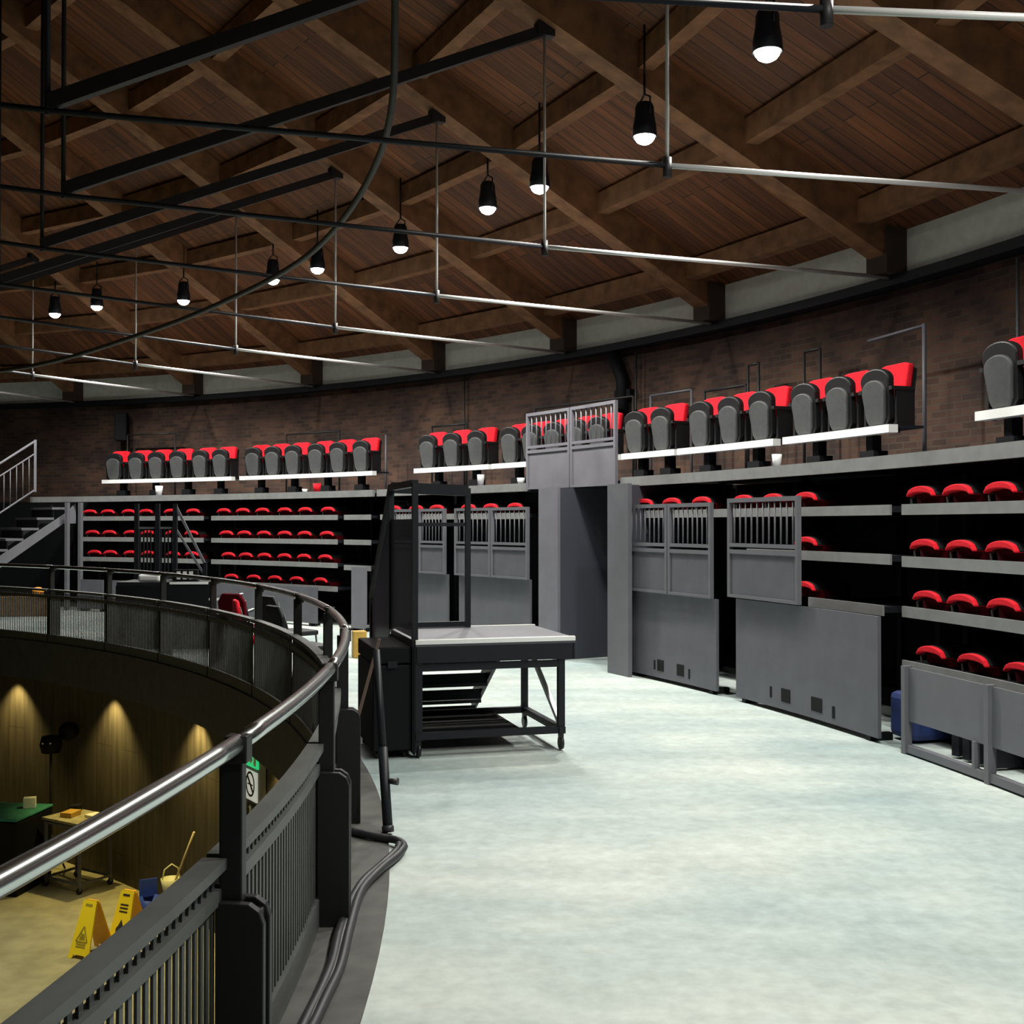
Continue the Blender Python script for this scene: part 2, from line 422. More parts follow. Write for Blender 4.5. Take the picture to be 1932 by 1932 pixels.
for a in posts:
    M3 = Matrix.Rotation(R_(a-90), 3, 'Z'); ex = M3 @ Vector((0, 1, 0)); et = M3 @ Vector((1, 0, 0)); up = Vector((0, 0, 1))
    m = MB()
    prof = [(-.06, .0), (.075, .0), (.075, .60), (.063, .635), (.035, .655), (-.04, .66), (-.06, .66)]
    for s in (-.035, .035): m.prism([(x, z) for x, z in prof], pol(16.69, a, 0) + et*s, ex, up, et, .03)
    m.box(pol(16.695, a, .32), (.045, .11, .62), R_(a-90))
    obj('post', m, RAILD, rl, True, bevel=.004)
    u = MB().box(pol(16.665, a, .86), (.045, .065, .42), R_(a-90)).box(pol(16.68, a, 1.075), (.06, .064, .075), R_(a-90))
    obj('rail_bracket', u, RAILD, rl, True, bevel=.004)

# ------------------------------------------------------------------ seating gallery: ledge, retracted stands, boards
LZ = 2.26
TIER = [1.86, 1.45, 1.055, .635]
def ledge(a0, a1, lab):
    t = thing('upper_deck', lab, 'platform', pol(21.2, (a0+a1)/2, LZ-.12), R_((a0+a1)/2-90))
    obj('deck', MB().arc(21.2, 23.6, LZ-.05, LZ-.005, a0, a1), GREYP, t, True)
    obj('edge_beam', MB().arc(21.15, 21.2, LZ-.11, LZ, a0, a1), TIERM, t, True)
    for q in range(int(abs(a1-a0)//4)+1):
        aa = min(max(a0, a1)-.4, min(a0, a1)+.5+4*q)
        obj('post', MB().box(pol(22.3, aa, (LZ-.06)/2), (.07, .07, LZ-.06), R_(aa-90)), BLACK, t, True)
ledge(44.15, 69.0, 'long grey upper deck edge under the left rows of seats')
ledge(33.5, 43.85, 'grey upper deck section between the stair unit and the doorway gate')
ledge(2.0, 27.75, 'grey upper deck edge at right above the stacked red seats')

obj('wall_stand', MB().cyl(22.9, 0, LZ-.06, -5, 82), BLACK, kind='structure')

def stand(name, a0, a1, tiers, lab, back=True, ext=None):
    am = (a0+a1)/2
    t = thing('seating_stand', lab, 'seating stand', pol(21.2, am), R_(am-90))
    for i, z in enumerate(tiers):
        if z is None: continue
        r0 = 21.15
        e0, e1 = (ext or {}).get(i, (a0, a1))
        obj('tier', MB().arc(r0+.02, 22.2, z-.06, z-.01, e0, e1), BLACKM, t, True)
        obj('tier_edge', MB().arc(r0, r0+.02, z-.085, z, e0, e1), TIERM, t, True)
    for aa in (min(a0, a1)+.25, max(a0, a1)-.25):
        obj('frame_post', MB().box(pol(21.9, aa, 1.05), (.06, .5, 2.1), R_(aa-90)), BLACK, t, True)
    return t
stand('l1', 65.6, 56.5, TIER[:3], 'far left black seating stand with three shelves of folded red seats')
stand('l2', 55.9, 46.7, TIER[:3]+[.66], 'left black seating stand with four shelves of folded red seats')
stand('l3', 46.2, 44.3, [1.86, 1.45, 1.03], 'narrow stand of short tiers with grey panel left of the stair unit')
stand('c', 43.6, 33.6, [1.86], 'seating stand behind the two railed gates left of the doorway')
stand('r1', 26.3, 20.9, [1.86], 'seating stand behind the railed gate right of the doorway')
stand('r2', 20.9, 14.6, [1.86, 1.46, 1.04], 'seating stand with bare tiers right of the wide cut-out board', ext={2: (18.0, 14.9)})
stand('r3', 14.15, 3.0, [1.86, 1.45, 1.055, .63], 'near right seating stand with four shelves of folded red seats')

# grey boards and railed gates in front of the stands
BR = 20.87
def board(a0, a1, z1, lab, holes=(), mat_=GREYP, z0=.04, r=BR, name='front_board'):
    am = (a0+a1)/2
    t = thing(name, lab, 'board', pol(r, am), R_(am-90))
    obj('sheet', MB().arc(r, r+.03, z0, z1, a0, a1, .8), mat_, t, True)
    for s, (f, wd, zc, hh) in enumerate(holes):
        aa = a0+(a1-a0)*f; d = math.degrees(wd/r)/2
        obj('cutout', MB().arc(r-.004, r+.006, zc-hh/2, zc+hh/2, aa-d, aa+d), BLACK, t, True)
    for aa in (a0+(a1-a0)*.06, a0+(a1-a0)*.94):
        obj('foot', MB().box(pol(r+.10, aa, .03), (.06, .2, .06), R_(aa-90)), BLACK, t, True)
    return t
def gate(a0, a1, zt, zm, zl, nb, lab, r=BR-.035, panels=2, mat_=GREYL, full=False):
    am = (a0+a1)/2
    t = thing('railed_gate', lab, 'gate', pol(r, am, zl), R_(am-90))
    for p in range(panels):
        b0 = a0+(a1-a0)*p/panels; b1 = a0+(a1-a0)*(p+1)/panels
        d = math.degrees(.012/r)*(1 if a0 > a1 else -1); b0 -= d; b1 += d
        m = MB().arc(r-.02, r+.02, zt-.04, zt, b0, b1, .8).arc(r-.02, r+.02, zm-.035, zm, b0, b1, .8).arc(r-.02, r+.02, zm-.10, zm-.06, b0, b1, .8).arc(r-.02, r+.02, zl, zl+.03, b0, b1, .8)
        for aa in (b0, b1):
            s = -.02 if (aa == b0) == (a0 > a1) else .02
            aa2 = aa+math.degrees(s/r)
            m.box(pol(r, aa2, (zt+zl)/2), (.04, .042, zt-zl), R_(aa2-90))
        obj('frame', m, mat_, t, True)
        for q in range(nb):
            aa = b0+(b1-b0)*(q+1)/(nb+1)
            obj('baluster', MB().tube([pol(r, aa, zm-.01), pol(r, aa, zt-.03)], .009, 6), mat_, t, True)
        obj('infill_sheet', MB().arc(r-.008, r+.008, zl+.02, zm-.08, b0+(b1-b0)*.03, b1-(b1-b0)*.03, .8), mat_ if full else GREYP, t, True)
    return t
# middle pair
board(ang(748, BR), ang(845, BR), .98, 'grey board below the left railed gate behind the stair unit')
board(ang(866, BR), ang(1000, BR), .98, 'grey board below the right railed gate behind the stair unit')
gate(ang(745, BR), ang(845, BR), 1.93, 1.46, .98, 7, 'railed gate behind the tall guard frame of the stair unit')
gate(ang(862, BR), ang(1002, BR), 1.93, 1.46, .98, 7, 'railed gate just left of the dark doorway')
# right of the doorway
board(ang(1188, BR), ang(1351, BR), .955, 'grey board with two small cut-outs right of the doorway',
      [(.30, .03, .17, .10), (.37, .13, .175, .12), (.60, .14, .17, .12), (.70, .03, .15, .10)])
gate(ang(1188, BR), ang(1350, BR), 1.92, 1.50, .96, 8, 'railed gate just right of the dark doorway')
board(ang(1388, BR), ang(1655, BR), .985, 'wide grey board with two cut-outs beside the floor opening',
      [(.27, .03, .17, .10), (.38, .15, .17, .12), (.60, .17, .165, .12), (.715, .04, .14, .10)])
gate(ang(1380, BR), ang(1516, BR), 1.95, 1.52, 1.0, 11, 'single railed gate above the wide grey board', panels=1)
# over the doorway
gate(33.44, 27.81, 3.19, 2.75, 2.17, 8, 'tall railed gate of two leaves bridging the doorway on the upper deck', r=21.12, full=True, mat_=LILAC)
# doorway
t = thing('doorway_lining', 'dark doorway lining of grey panels under the railed gate', 'doorway', pol(20.9, 30.4), R_(30.4-90))
obj('side_panel', MB().arc(20.86, 20.90, .0, LZ-.1, ang(1016, 20.86), ang(1052, 20.86)), LILAC, t, True)
obj('side_panel', MB().arc(20.74, 20.79, .0, LZ-.1, ang(1146, 20.74), ang(1185, 20.74)), GREYL, t, True)
obj('return_panel', MB().arc(20.90, 22.4, .0, LZ-.1, ang(1052, 20.86)+.1, ang(1052, 20.86)), SHADEIN, t, True)
obj('return_panel', MB().arc(20.79, 22.4, .0, LZ-.1, ang(1146, 20.74), ang(1146, 20.74)-.1), SHADEIN, t, True)
obj('back_panel', MB().arc(22.4, 22.43, .0, LZ-.1, 33.4, 26.8), SHADEIN, t, True)
obj('lintel', MB().arc(21.2, 22.85, LZ-.09, LZ-.05, 33.4, 27.8), BLACKM, t, True)
# low fence at the right
t = thing('low_fence', 'low grey fence with open lower panels under the near right seats', 'fence', pol(BR, 9.5), R_(9.5-90))
fz = .64
fa = [ang(1709, BR), ang(1866, BR), ang(1866, BR)-2.75, ang(1866, BR)-5.5]
for i in range(3):
    a0, a1 = fa[i], fa[i+1]
    obj('panel', MB().arc(BR+.0, BR+.02, .245, fz, a0-.05, a1+.05), GREYL, t, True)
    obj('bottom_rail', MB().arc(BR-.02, BR+.03, .015, .07, a0-.05, a1+.05), GREYL, t, True)
    aa = a0+(a1-a0)*.84
    obj('stile', MB().box(pol(BR, aa, .15), (.03, .04, .2), R_(aa-90)), GREYL, t, True)
for a in fa:
    obj('post', MB().box(pol(BR, a, fz/2+.005), (.05, .06, fz+.01), R_(a-90)), GREYL, t, True)
for q, aa in enumerate((11.6, 8.9)):
    m = MB()
    for s in range(4):
        m.box(pol(21.25, aa+(s-1.5)*.42, .10), (.06, .3, .16), R_(aa-90+s*7))
    obj('seat_bogie', m, BLACKM, label=['black wheel carriage behind the first low fence panel', 'black wheel carriage behind the second low fence panel'][q], cat='wheel carriage')

# ------------------------------------------------------------------ tip-up seats on the white beams
def make_tipup():
    t = thing('tip_up_chair', 'seat', 'seat', (0, 0, 0), 0, 'tip-up seats on the upper deck')
    ex, ey, ez = (1, 0, 0), (0, -.10, .995), (0, .995, .10)
    def oval(wt, wb, h, z0, n=14):
        pts = []
        for i in range(n+1):
            th = PI*i/n; pts.append((wt*math.cos(th), z0+h-.11+.11*math.sin(th)))
        pts += [(-wb, z0+.06), (-wb*.75, z0), (wb*.75, z0), (wb, z0+.06)]
        return pts
    obj('seat_pan', MB().prism(oval(.215, .175, .54, .01), (0, -.09, .0), ex, ey, ez, .07), PLAST, t, bevel=.012)
    obj('underside', MB().prism(oval(.175, .14, .42, .02), (0, -.135, .0), ex, ey, ez, .035), SHELL, t, bevel=.012)
    obj('backrest', MB().prism([(-.20, .25), (.20, .25), (.225, .585), (.14, .605), (-.14, .605), (-.225, .585)], (0, .03, 0), (1, 0, 0), (0, .10, .995), (0, .995, -.10), .07), RED, t, bevel=.02)
    obj('back_shell', MB().prism([(-.20, .02), (.20, .02), (.215, .54), (.14, .58), (-.14, .58), (-.215, .54)], (0, .085, 0), (1, 0, 0), (0, .10, .995), (0, .995, -.10), .03), PLAST, t)
    for s in (-1, 1):
        m = MB().box((s*.235, .0, .16), (.03, .2, .34)).box((s*.235, -.03, .345), (.045, .26, .035))
        m.box((s*.21, -.07, -.02), (.03, .05, .10))
        obj('arm', m, PLAST, t)
    return t
BZ = 2.62
BEAM = [((195, 440), [215, 257, 295, 335, 378, 416], 'far left', 6), ((455, 706), [478, 515, 553, 597, 638, 682], 'left', 6),
        ((785, 926), [808, 853, 900], 'middle', 3), ((932, 1172), [963, 1003, 1045, 1088, 1130], 'gate', 5),
        ((1178, 1278), [1200, 1250], 'r0', 2), ((1284, 1466), [1323, 1379, 1438], 'r1', 3), ((1484, 1686), [1520, 1586, 1656], 'r2', 3),
        ((1850, 2030), [1893, 1975], 'r3', 2)]
WHERE = {'far left': 'on the far left white beam', 'left': 'on the second white beam from the left', 'middle': 'on the white beam above the stair unit',
         'gate': 'behind the railed gate over the doorway', 'r0': 'on the short beam right of the doorway gate',
         'r1': 'on the white beam above the right railed gates', 'r2': 'on the beam before the brick gap', 'r3': 'at the right edge of the photo'}
seat0 = make_tipup(); first = True
for (x0, x1), xs, key, n in BEAM:
    a0, a1 = ang(x0, 21.95), ang(x1, 21.95); am = (a0+a1)/2
    t = thing('seat_bench', 'white seat beam on black feet ' + WHERE[key].replace('on the ', 'as the ', 1) if False else
              {'far left': 'far left white seat beam carrying six seats', 'left': 'second white seat beam from the left, carrying six seats',
               'middle': 'white seat beam of three seats above the stair unit', 'gate': 'white seat beam partly hidden behind the doorway gate',
               'r0': 'short white seat beam of two seats right of the doorway gate', 'r1': 'white seat beam of three seats above the right gates',
               'r2': 'white seat beam of three seats before the brick gap', 'r3': 'white seat beam at the right edge of the photo'}[key],
              'seat bench', pol(21.95, am, LZ), R_(am-90))
    obj('beam', MB().arc(21.90, 22.0, BZ-.075, BZ, a0, a1), WHITE, t, True)
    obj('beam_top', MB().arc(22.0, 22.28, BZ-.03, BZ-.005, a0, a1), BLACKM, t, True)
    nl = max(2, len(xs)//2+1)
    for q in range(nl):
        aa = a0+(a1-a0)*(q+.5)/nl
        m = MB().box(pol(22.05, aa, LZ+.15), (.10, .10, .28), R_(aa-90)).box(pol(22.05, aa, LZ+.015), (.32, .3, .03), R_(aa-90)).box(pol(22.05, aa, LZ+.08), (.22, .16, .12), R_(aa-90))
        obj('foot', m, BLACK, t, True)
    for i, x in enumerate(xs):
        aa = ang(x, 22.0); loc = pol(22.13, aa, BZ)
        lab = 'red-backed tip-up seat, %s from left %s' % (ORD[i], WHERE[key])
        if key == 'r3': lab = ['tip-up seat with red back half cut by the right edge of the photo', 'tip-up seat with red back beyond the right edge of the photo'][i]
        if first:
            first = False; seat0.location = loc; seat0.rotation_euler = (0, 0, R_(aa-90)); seat0['label'] = lab
        else: dup(seat0, loc, R_(aa-90), lab)

# ------------------------------------------------------------------ folded red seats on the stand shelves
def make_folded():
    t = thing('folded_chair', 'seat', 'seat', (0, 0, 0), 0, 'folded seats on the stands')
    n = 12; pts = []
    for i in range(n+1):
        x = -.175+.35*i/n; pts.append((x, .075+.07*(1-(x/.175)**2)**.5 if abs(x) < .175 else .075))
    low = [(x*.97, .062+.035*max(0, 1-(x/.175)**2)**.5) for x, _ in reversed(pts)]
    obj('cushion', MB().prism(pts+low, (0, .06, 0), (1, 0, 0), (0, 0, 1), (0, 1, 0), .13), RED, t, bevel=.01)
    obj('underside', MB().prism([(-.16, .0), (.16, .0), (.175, .07), (.12, .125), (-.12, .125), (-.175, .07)], (0, .24, 0), (1, 0, 0), (0, 0, 1), (0, 1, 0), .30), REDD, t)  # shadow below the cushion put into the colour as a darker red
    top = [(x, z+.006) for x, z in pts]; bot = [(x, z-.004) for x, z in reversed(pts)]
    obj('shell', MB().prism(top+bot, (0, .22, 0), (1, 0, 0), (0, 0, 1), (0, 1, 0), .38), PLAST, t)
    m = MB().tube([(-.14, .10, .10), (-.15, .03, .05), (-.13, .02, .0)], .01, 6)
    obj('hinge_arm', m, SHELL, t)
    return t
ROWS = [
 ('far left stand', 0, [172, 206, 245, 278, 325, 367]), ('far left stand', 1, [177, 209, 249, 282, 328, 364]), ('far left stand', 2, [181, 211, 249, 283, 330, 365]),
 ('left stand', 0, [425, 461, 498, 540, 579, 622]), ('left stand', 1, [430, 464, 501, 540, 578, 620]), ('left stand', 2, [434, 467, 502, 540, 577, 617]),
 ('left stand', 3, [440, 482, 522, 563, 608]),
 ('mid', 0, [747, 789, 828, 888, 930, 976]), ('right gates', 0, [1221, 1273, 1330, 1409, 1465, 1527]),
 ('bare stand', 1, [1527]), ('bare stand', 2, [1523]),
 ('near right stand', 0, [1746, 1816, 1897]), ('near right stand', 1, [1752, 1822, 1900, 1990]), ('near right stand', 2, [1757, 1824, 1902, 1990]), ('near right stand', 3, [1764, 1844, 1934])]
SH = ['top shelf', 'second shelf', 'third shelf', 'lowest shelf']
fold0 = make_folded(); first = True
for key, ti, xs in ROWS:
    z = TIER[ti]+.0
    if key == 'left stand' and ti == 3: z = .66
    if key == 'bare stand' and ti == 2: z = 1.04
    for i, x in enumerate(xs):
        aa = ang(x, 21.22); loc = pol(21.165, aa, z-.008)
        if key == 'mid': lab = 'folded red seat, %s from the left above the gates behind the stair unit' % ORD[i]
        elif key == 'right gates': lab = 'folded red seat, %s from the left above the gates right of the doorway' % ORD[i]
        elif key == 'bare stand': lab = 'folded red seat half hidden by the single gate, on the %s' % ['', 'second tier', 'third tier'][ti]
        else: lab = 'folded red seat, %s from the left on the %s of the %s' % (ORD[i], SH[ti], key)
        if first:
            first = False; fold0.location = loc; fold0.rotation_euler = (0, 0, R_(aa-90)); fold0['label'] = lab
        else: dup(fold0, loc, R_(aa-90), lab)
# plain grey boards under the left stands
board(55.4, 47.2, .655, 'grey board under the lowest red seats of the left stand', z0=.05)
board(64.6, 63.0, .62, 'small lilac grey board at far left under the stand', z0=.05)
board(62.6, 60.9, .62, 'second small lilac grey board at far left under the stand', z0=.05)
board(ang(663, BR), ang(690, BR), 1.02, 'narrow lilac grey board left of the stair unit', mat_=LILAC)
m = MB().box((0, 0, .17), (.17, .17, .34), .3)
for v in m.v: v += Vector(onz(678, 1240, 0))
obj('wooden_block', m, WOODY, label='yellow brown wooden block on the floor behind the curved handrail', cat='block', bevel=.01)

# ------------------------------------------------------------------ rolling stair unit in the middle
U = Vector((-.70, 8.46, 0)); UR = R_(15.5)
t = thing('rolling_stair_unit', 'dark rolling platform with steps and guard frame on the open floor', 'stair unit', U, UR)
W, Dp, H = 1.22, 1.08, .85
obj('deck', MB().box((W/2, Dp/2, H-.02), (W, Dp, .04)), GREYP, t)
for y in (.012, Dp-.012):
    obj('nosing', MB().box((W*.5 if y < .5 else W*.5, y, H+.004), (W, .03, .012)).box((W/2, -.004 if y < .5 else Dp+.004, H-.008), (W, .01, .03)), WHITE, t)
obj('apron', MB().box((W/2, .01, H-.10), (W-.02, .02, .12)).box((W-.01, Dp/2, H-.10), (.02, Dp, .12)), BLACKM, t)
for (x, y) in ((.03, .04), (W-.10, .04), (.03, Dp-.05), (W-.10, Dp-.05)):
    obj('leg', MB().box((x, y, (.13+H-.04)/2), (.05, .05, H-.17)), BLACKM, t)
    c = MB().tube([(x-.012, y, .055), (x+.012, y, .055)], .05, 12).box((x, y, .105), (.03, .05, .05))
    obj('castor', c, PLAST, t)
m = MB()
for y in (.04, Dp-.05): m.box((W/2-.035, y, .155), (W-.13, .05, .05)).box((W/2-.035, y, .655), (W-.13, .045, .05))
for x in (.03, W-.10): m.box((x, Dp/2, .155), (.05, Dp, .05))
obj('base_frame', m, BLACKM, t)
obj('brace', MB().bar((W-.10, .05, .19), (W-.10, Dp-.07, .76), .03, .04), STEEL_G, t)
obj('side_panel', MB().box((-.006, Dp/2, .42), (.012, Dp, .78)), BLACK, t)
obj('base_panel', MB().box((.44, Dp*.55, .135), (.84, Dp*.75, .015)), BLACK, t)
for k, z in enumerate((.67, .49, .32, .14)):
    y = Dp+.14+.22*k
    s_ = obj('tread', MB().box((.47, y, z-.015), (.92, .24, .03)), BLACKM, t)
    lo = .012 if k == 3 else z-.175
    obj('riser', MB().box((.47, y+.11, (z-.085+lo)/2), (.92, .012, z-.085-lo)), BLACK, s_)
    obj('nosing', MB().box((.47, y+.115, z+.003), (.90, .03, .008)), WHITE, s_)
for x in (.0, .94): obj('stringer', MB().bar((x, Dp+.02, .70), (x, Dp+1.05, .06), .03, .16), BLACKM, t)
for (x, y, z0, z1) in ((0, .03, .05, 2.0), (0, Dp-.02, H, 2.02), (.64, Dp-.02, H, 2.0), (0, Dp+1.0, .05, 1.05)):
    obj('guard_post', MB().box((x, y, (z0+z1)/2), (.042, .042, z1-z0)), BLACKM, t)
m = MB().bar((0, .03, 2.0), (0, Dp, 2.0), .05, .05).bar((0, Dp-.02, 2.0), (.64, Dp-.02, 1.98), .05, .09).bar((.1, Dp-.02, H+.03), (.64, Dp-.02, H+.03), .04, .04)
m.bar((.0, Dp-.02, 1.70), (.62, Dp-.02, 1.70), .02, .03).bar((0, Dp-.02, 2.0), (0, Dp+1.02, 1.03), .05, .05)
obj('guard_rail', m, BLACKM, t)
obj('guard_mesh', MB().prism([(.03, H+.02), (Dp-.02, H+.02), (Dp+1.0, .16), (Dp+1.0, .95), (Dp+.12, 1.74), (.03, 1.74)], (0, 0, 0), (0, 1, 0), (0, 0, 1), (1, 0, 0), .012), MESHB, t)
obj('side_skirt', MB().prism([(Dp, .05), (Dp+1.05, .05), (Dp+1.05, .12), (Dp, .80)], (-.006, 0, 0), (0, 1, 0), (0, 0, 1), (1, 0, 0), .012), BLACK, t)

# leaning black stand and the loose cable by the railing
f0 = onz(733, 1573, 0); f0.z = .015; f1 = pol(16.86, 9.3, .97)
d = (f1-f0)
t = thing('leaning_stand', 'black folded stand leaning against the curved railing', 'stand', f0, 0)
obj('pole', MB().tube([f0, f0+d*.45], .028, 10), BLACKM, t, True)
obj('pole', MB().tube([f0+d*.40, f1], .022, 10), BLACKM, t, True)
kp = f0+d*.27
obj('knob', MB().tube([kp, kp+Vector((.075, -.02, 0))], [.012, .022], 8), PLAST, t, True)
obj('foot', MB().tube([f0, f0+d*.03], .034, 10), RUB, t, True)
p0, p1 = at(716, 1205, 8.2), at(652, 1445, 8.2); p1.z = .012
obj('batten', MB().bar(p1, p0, .035, .02), mat('brown_batten', (.16, .11, .09), .7), label='thin brown batten propped beside the stair unit', cat='batten')
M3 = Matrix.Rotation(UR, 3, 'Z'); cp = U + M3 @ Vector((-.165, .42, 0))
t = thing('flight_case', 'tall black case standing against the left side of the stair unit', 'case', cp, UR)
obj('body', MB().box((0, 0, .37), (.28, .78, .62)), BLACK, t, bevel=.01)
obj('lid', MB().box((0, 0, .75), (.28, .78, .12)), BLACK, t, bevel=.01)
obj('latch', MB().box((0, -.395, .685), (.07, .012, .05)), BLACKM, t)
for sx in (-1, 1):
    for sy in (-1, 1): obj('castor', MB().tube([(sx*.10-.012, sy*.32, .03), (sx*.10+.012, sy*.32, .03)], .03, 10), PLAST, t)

cpts = [(560, 1990), (592, 1930), (622, 1868), (645, 1815), (660, 1750), (684, 1676), (722, 1636), (756, 1606), (762, 1592), (742, 1582), (700, 1575), (664, 1566)]
for q, (dx, mt, lab) in enumerate(((0, RUB, 'black cable nearest the open floor, looping out beside the leaning stand'), (-9, CABG, 'grey cable in the middle of the bundle along the railing kerb'), (-17, RUB, 'black cable next to the railing kerb'))):
    P = [onz(x+dx*(1 if i < 5 else .5), y, .034) for i, (x, y) in enumerate(cpts)]
    if q: P = P[:-5+q]
    sm = []
    for i in range(len(P)-1):
        a_, b_, c_, d_ = P[max(i-1, 0)], P[i], P[i+1], P[min(i+2, len(P)-1)]
        for s in range(5):
            u = s/5; sm.append(.5*((2*b_)+(c_-a_)*u+(2*a_-5*b_+4*c_-d_)*u*u+(3*b_-a_-3*c_+d_)*u**3))
    sm.append(P[-1])
    obj('cable', MB().tube([p+Vector((0, 0, .002*math.sin(i*.9+q))) for i, p in enumerate(sm)], .021 if q != 1 else .015, 8), mt, label=lab, cat='cable', group='cables along the railing')

# ------------------------------------------------------------------ sagging cable under the roof
C3 = [at(742, -120, 9.0), at(744, 30, 9.2), at(738, 200, 9.6), at(705, 315, 10.2), at(640, 420, 11), at(560, 495, 12), at(440, 560, 13.5), at(280, 625, 15), at(60, 690, 16.6), at(-200, 720, 18)]
sm = []
for i in range(len(C3)-1):
    a_, b_, c_, d_ = C3[max(i-1, 0)], C3[i], C3[i+1], C3[min(i+2, len(C3)-1)]
    for s in range(6):
        u = s/6; sm.append(.5*((2*b_)+(c_-a_)*u+(2*a_-5*b_+4*c_-d_)*u*u+(3*b_-a_-3*c_+d_)*u**3))
obj('hanging_cable', MB().tube(sm, .03, 8), mat('dull_cable', (.06, .06, .055), .6), label='thick dark cable sagging from the roof toward the far left', cat='cable')

# ------------------------------------------------------------------ left far stair, far stair unit, chairs
P0 = onr(128, 950, 21.1); P0.z = 0
SD = Vector((-.72, -.69, 0)); ST = Vector((-.69, .72, 0)); UPV = Vector((0, 0, 1))
t = thing('gallery_stair', 'grey stair with balustrade at far left rising to the upper deck', 'stair', P0, 0)
for k in range(9):
    z = LZ-.22-.205*k; b0 = P0+SD*(.30*k)
    if z < .1: break
    c0 = b0+SD*.15+ST*.55
    s_ = obj('step', MB().box((c0.x, c0.y, z-.02), (.34, 1.1, .045), math.atan2(SD.y, SD.x)), GREYL, t, True)
    c0 = b0+SD*.29+ST*.55
    obj('riser', MB().box((c0.x, c0.y, z-.12), (.02, 1.08, .16), math.atan2(SD.y, SD.x)), BLACK, s_, True)
prof = [(-.15, LZ-.11), (-.15, 1.72), (.1, 1.72), (2.55, .02), (2.95, .02), (2.95, .05), (.0, LZ-.30)]
for q in (-.02, 1.12):
    obj('stringer', MB().prism(prof, P0+ST*q, SD, UPV, ST, .035), GREYL, t, True)
h0 = onr(66, 832, 20.9); h1 = h0+SD*1.6+UPV*-1.1
obj('handrail', MB().tube([h0, h1], .024, 8), GREYL, t, True)
obj('mid_rail', MB().tube([h0-UPV*.25, h1-UPV*.25], .016, 8), GREYL, t, True)
obj('bottom_rail', MB().tube([h0-UPV*.98, h1-UPV*.98], .018, 8), GREYL, t, True)
obj('newel', MB().box(h0-UPV*.5, (.05, .05, 1.05), .4), GREYL, t, True)
for q in range(1, 13):
    p_ = h0+(h1-h0)*(q/13)
    obj('baluster', MB().tube([p_-UPV*.97, p_-UPV*.25], .010, 6), GREYL, t, True)
for x in (127, 152):
    a = ang(x, 20.9)
    obj('prop', MB().box(pol(20.9, a, LZ/2-.06), (.07, .07, LZ-.14), R_(a-90)), GREYL, t, True)
c = onz(25, 1163, 0)
obj('low_bench', MB().box((c.x, c.y+.1, .18), (1.5, .35, .36), .1), mat('brown_wood', (.16, .09, .04), .7, var=.3), label='low brown wooden bench seen through the far railing at left', cat='bench', bevel=.01)
b = MB().lathe([(.001, 0), (.09, 0), (.11, .10), (.06, .17), (.001, .18)], (c.x+.42, c.y+.1, .36), n=12)
obj('orange_bag', b, mat('orange_cloth', (.75, .30, .02), .7), label='small orange bag on the low brown bench', cat='bag')

FU = Vector((-5.38, 15.85, 0)); FR = R_(2)
t = thing('far_stair_unit', 'black stair platform with slanted handrails behind the far railing', 'stair unit', FU, FR)
obj('deck', MB().box((.63, .5, .89), (1.26, 1.0, .05)), BLACKM, t)
obj('skirt', MB().box((.63, .0, .435), (1.26, .02, .86)).box((0, .5, .435), (.02, 1.0, .86)), BLACK, t)
for k in range(3):
    z = .90-.22*k
    s = obj('tread', MB().box((1.26+.12+.16*k, .5, z-.22), (.26, 1.0, .03)), BLACKM, t)
    obj('nosing', MB().box((1.26+.12+.16*k, -.005, z-.22), (.26, .012, .03)).box((1.26+.245+.16*k, .5, z-.2), (.025, 1.0, .012)), WHITE, s)
for x in (0, .30, .55): obj('guard_post', MB().box((x, .95, 1.45), (.06, .06, 1.1)), BLACKM, t)
for q in range(11):
    obj('baluster', MB().box(((.05+.05*q), .95, 1.25), (.018, .018, .8)), BLACKM, t)
m = MB().bar((0, .95, 1.65), (.55, .95, 1.65), .03, .03).bar((0, .95, .95), (.55, .95, .95), .03, .03).bar((.55, .95, 1.98), (.98, .95, 1.12), .035, .035).bar((.57, .95, 1.62), (.97, .95, .97), .03, .03)
obj('nosing', MB().box((.98, -.014, .90), (.52, .01, .03)), WHITE, t)
obj('guard_rail', m, GREYL, t)
obj('guard_post', MB().box((.98, .95, 1.03), (.05, .05, .24)), BLACKM, t)
b = MB().box((0, 0, .05), (.30, .18, .10))
px = Vector(FU)+Matrix.Rotation(FR, 3, 'Z') @ Vector((.40, .22, .913))
for v in b.v: v += px
obj('white_bag', b, WHITE, label='small white bag on the far black stair platform', cat='bag', bevel=.03)
px = Vector(FU)+Matrix.Rotation(FR, 3, 'Z') @ Vector((.86, .25, .913))
t2 = thing('dotted_box', 'small black box with six white dots on the far stair platform', 'box', px, FR)
obj('body', MB().box((0, .06, .08), (.34, .12, .16)), BLACK, t2)
for i in range(3):
    for j in range(2): obj('dot', MB().box((-.085+.085*i, -.004, .05+.065*j), (.05, .012, .045)), WHITE, t2)

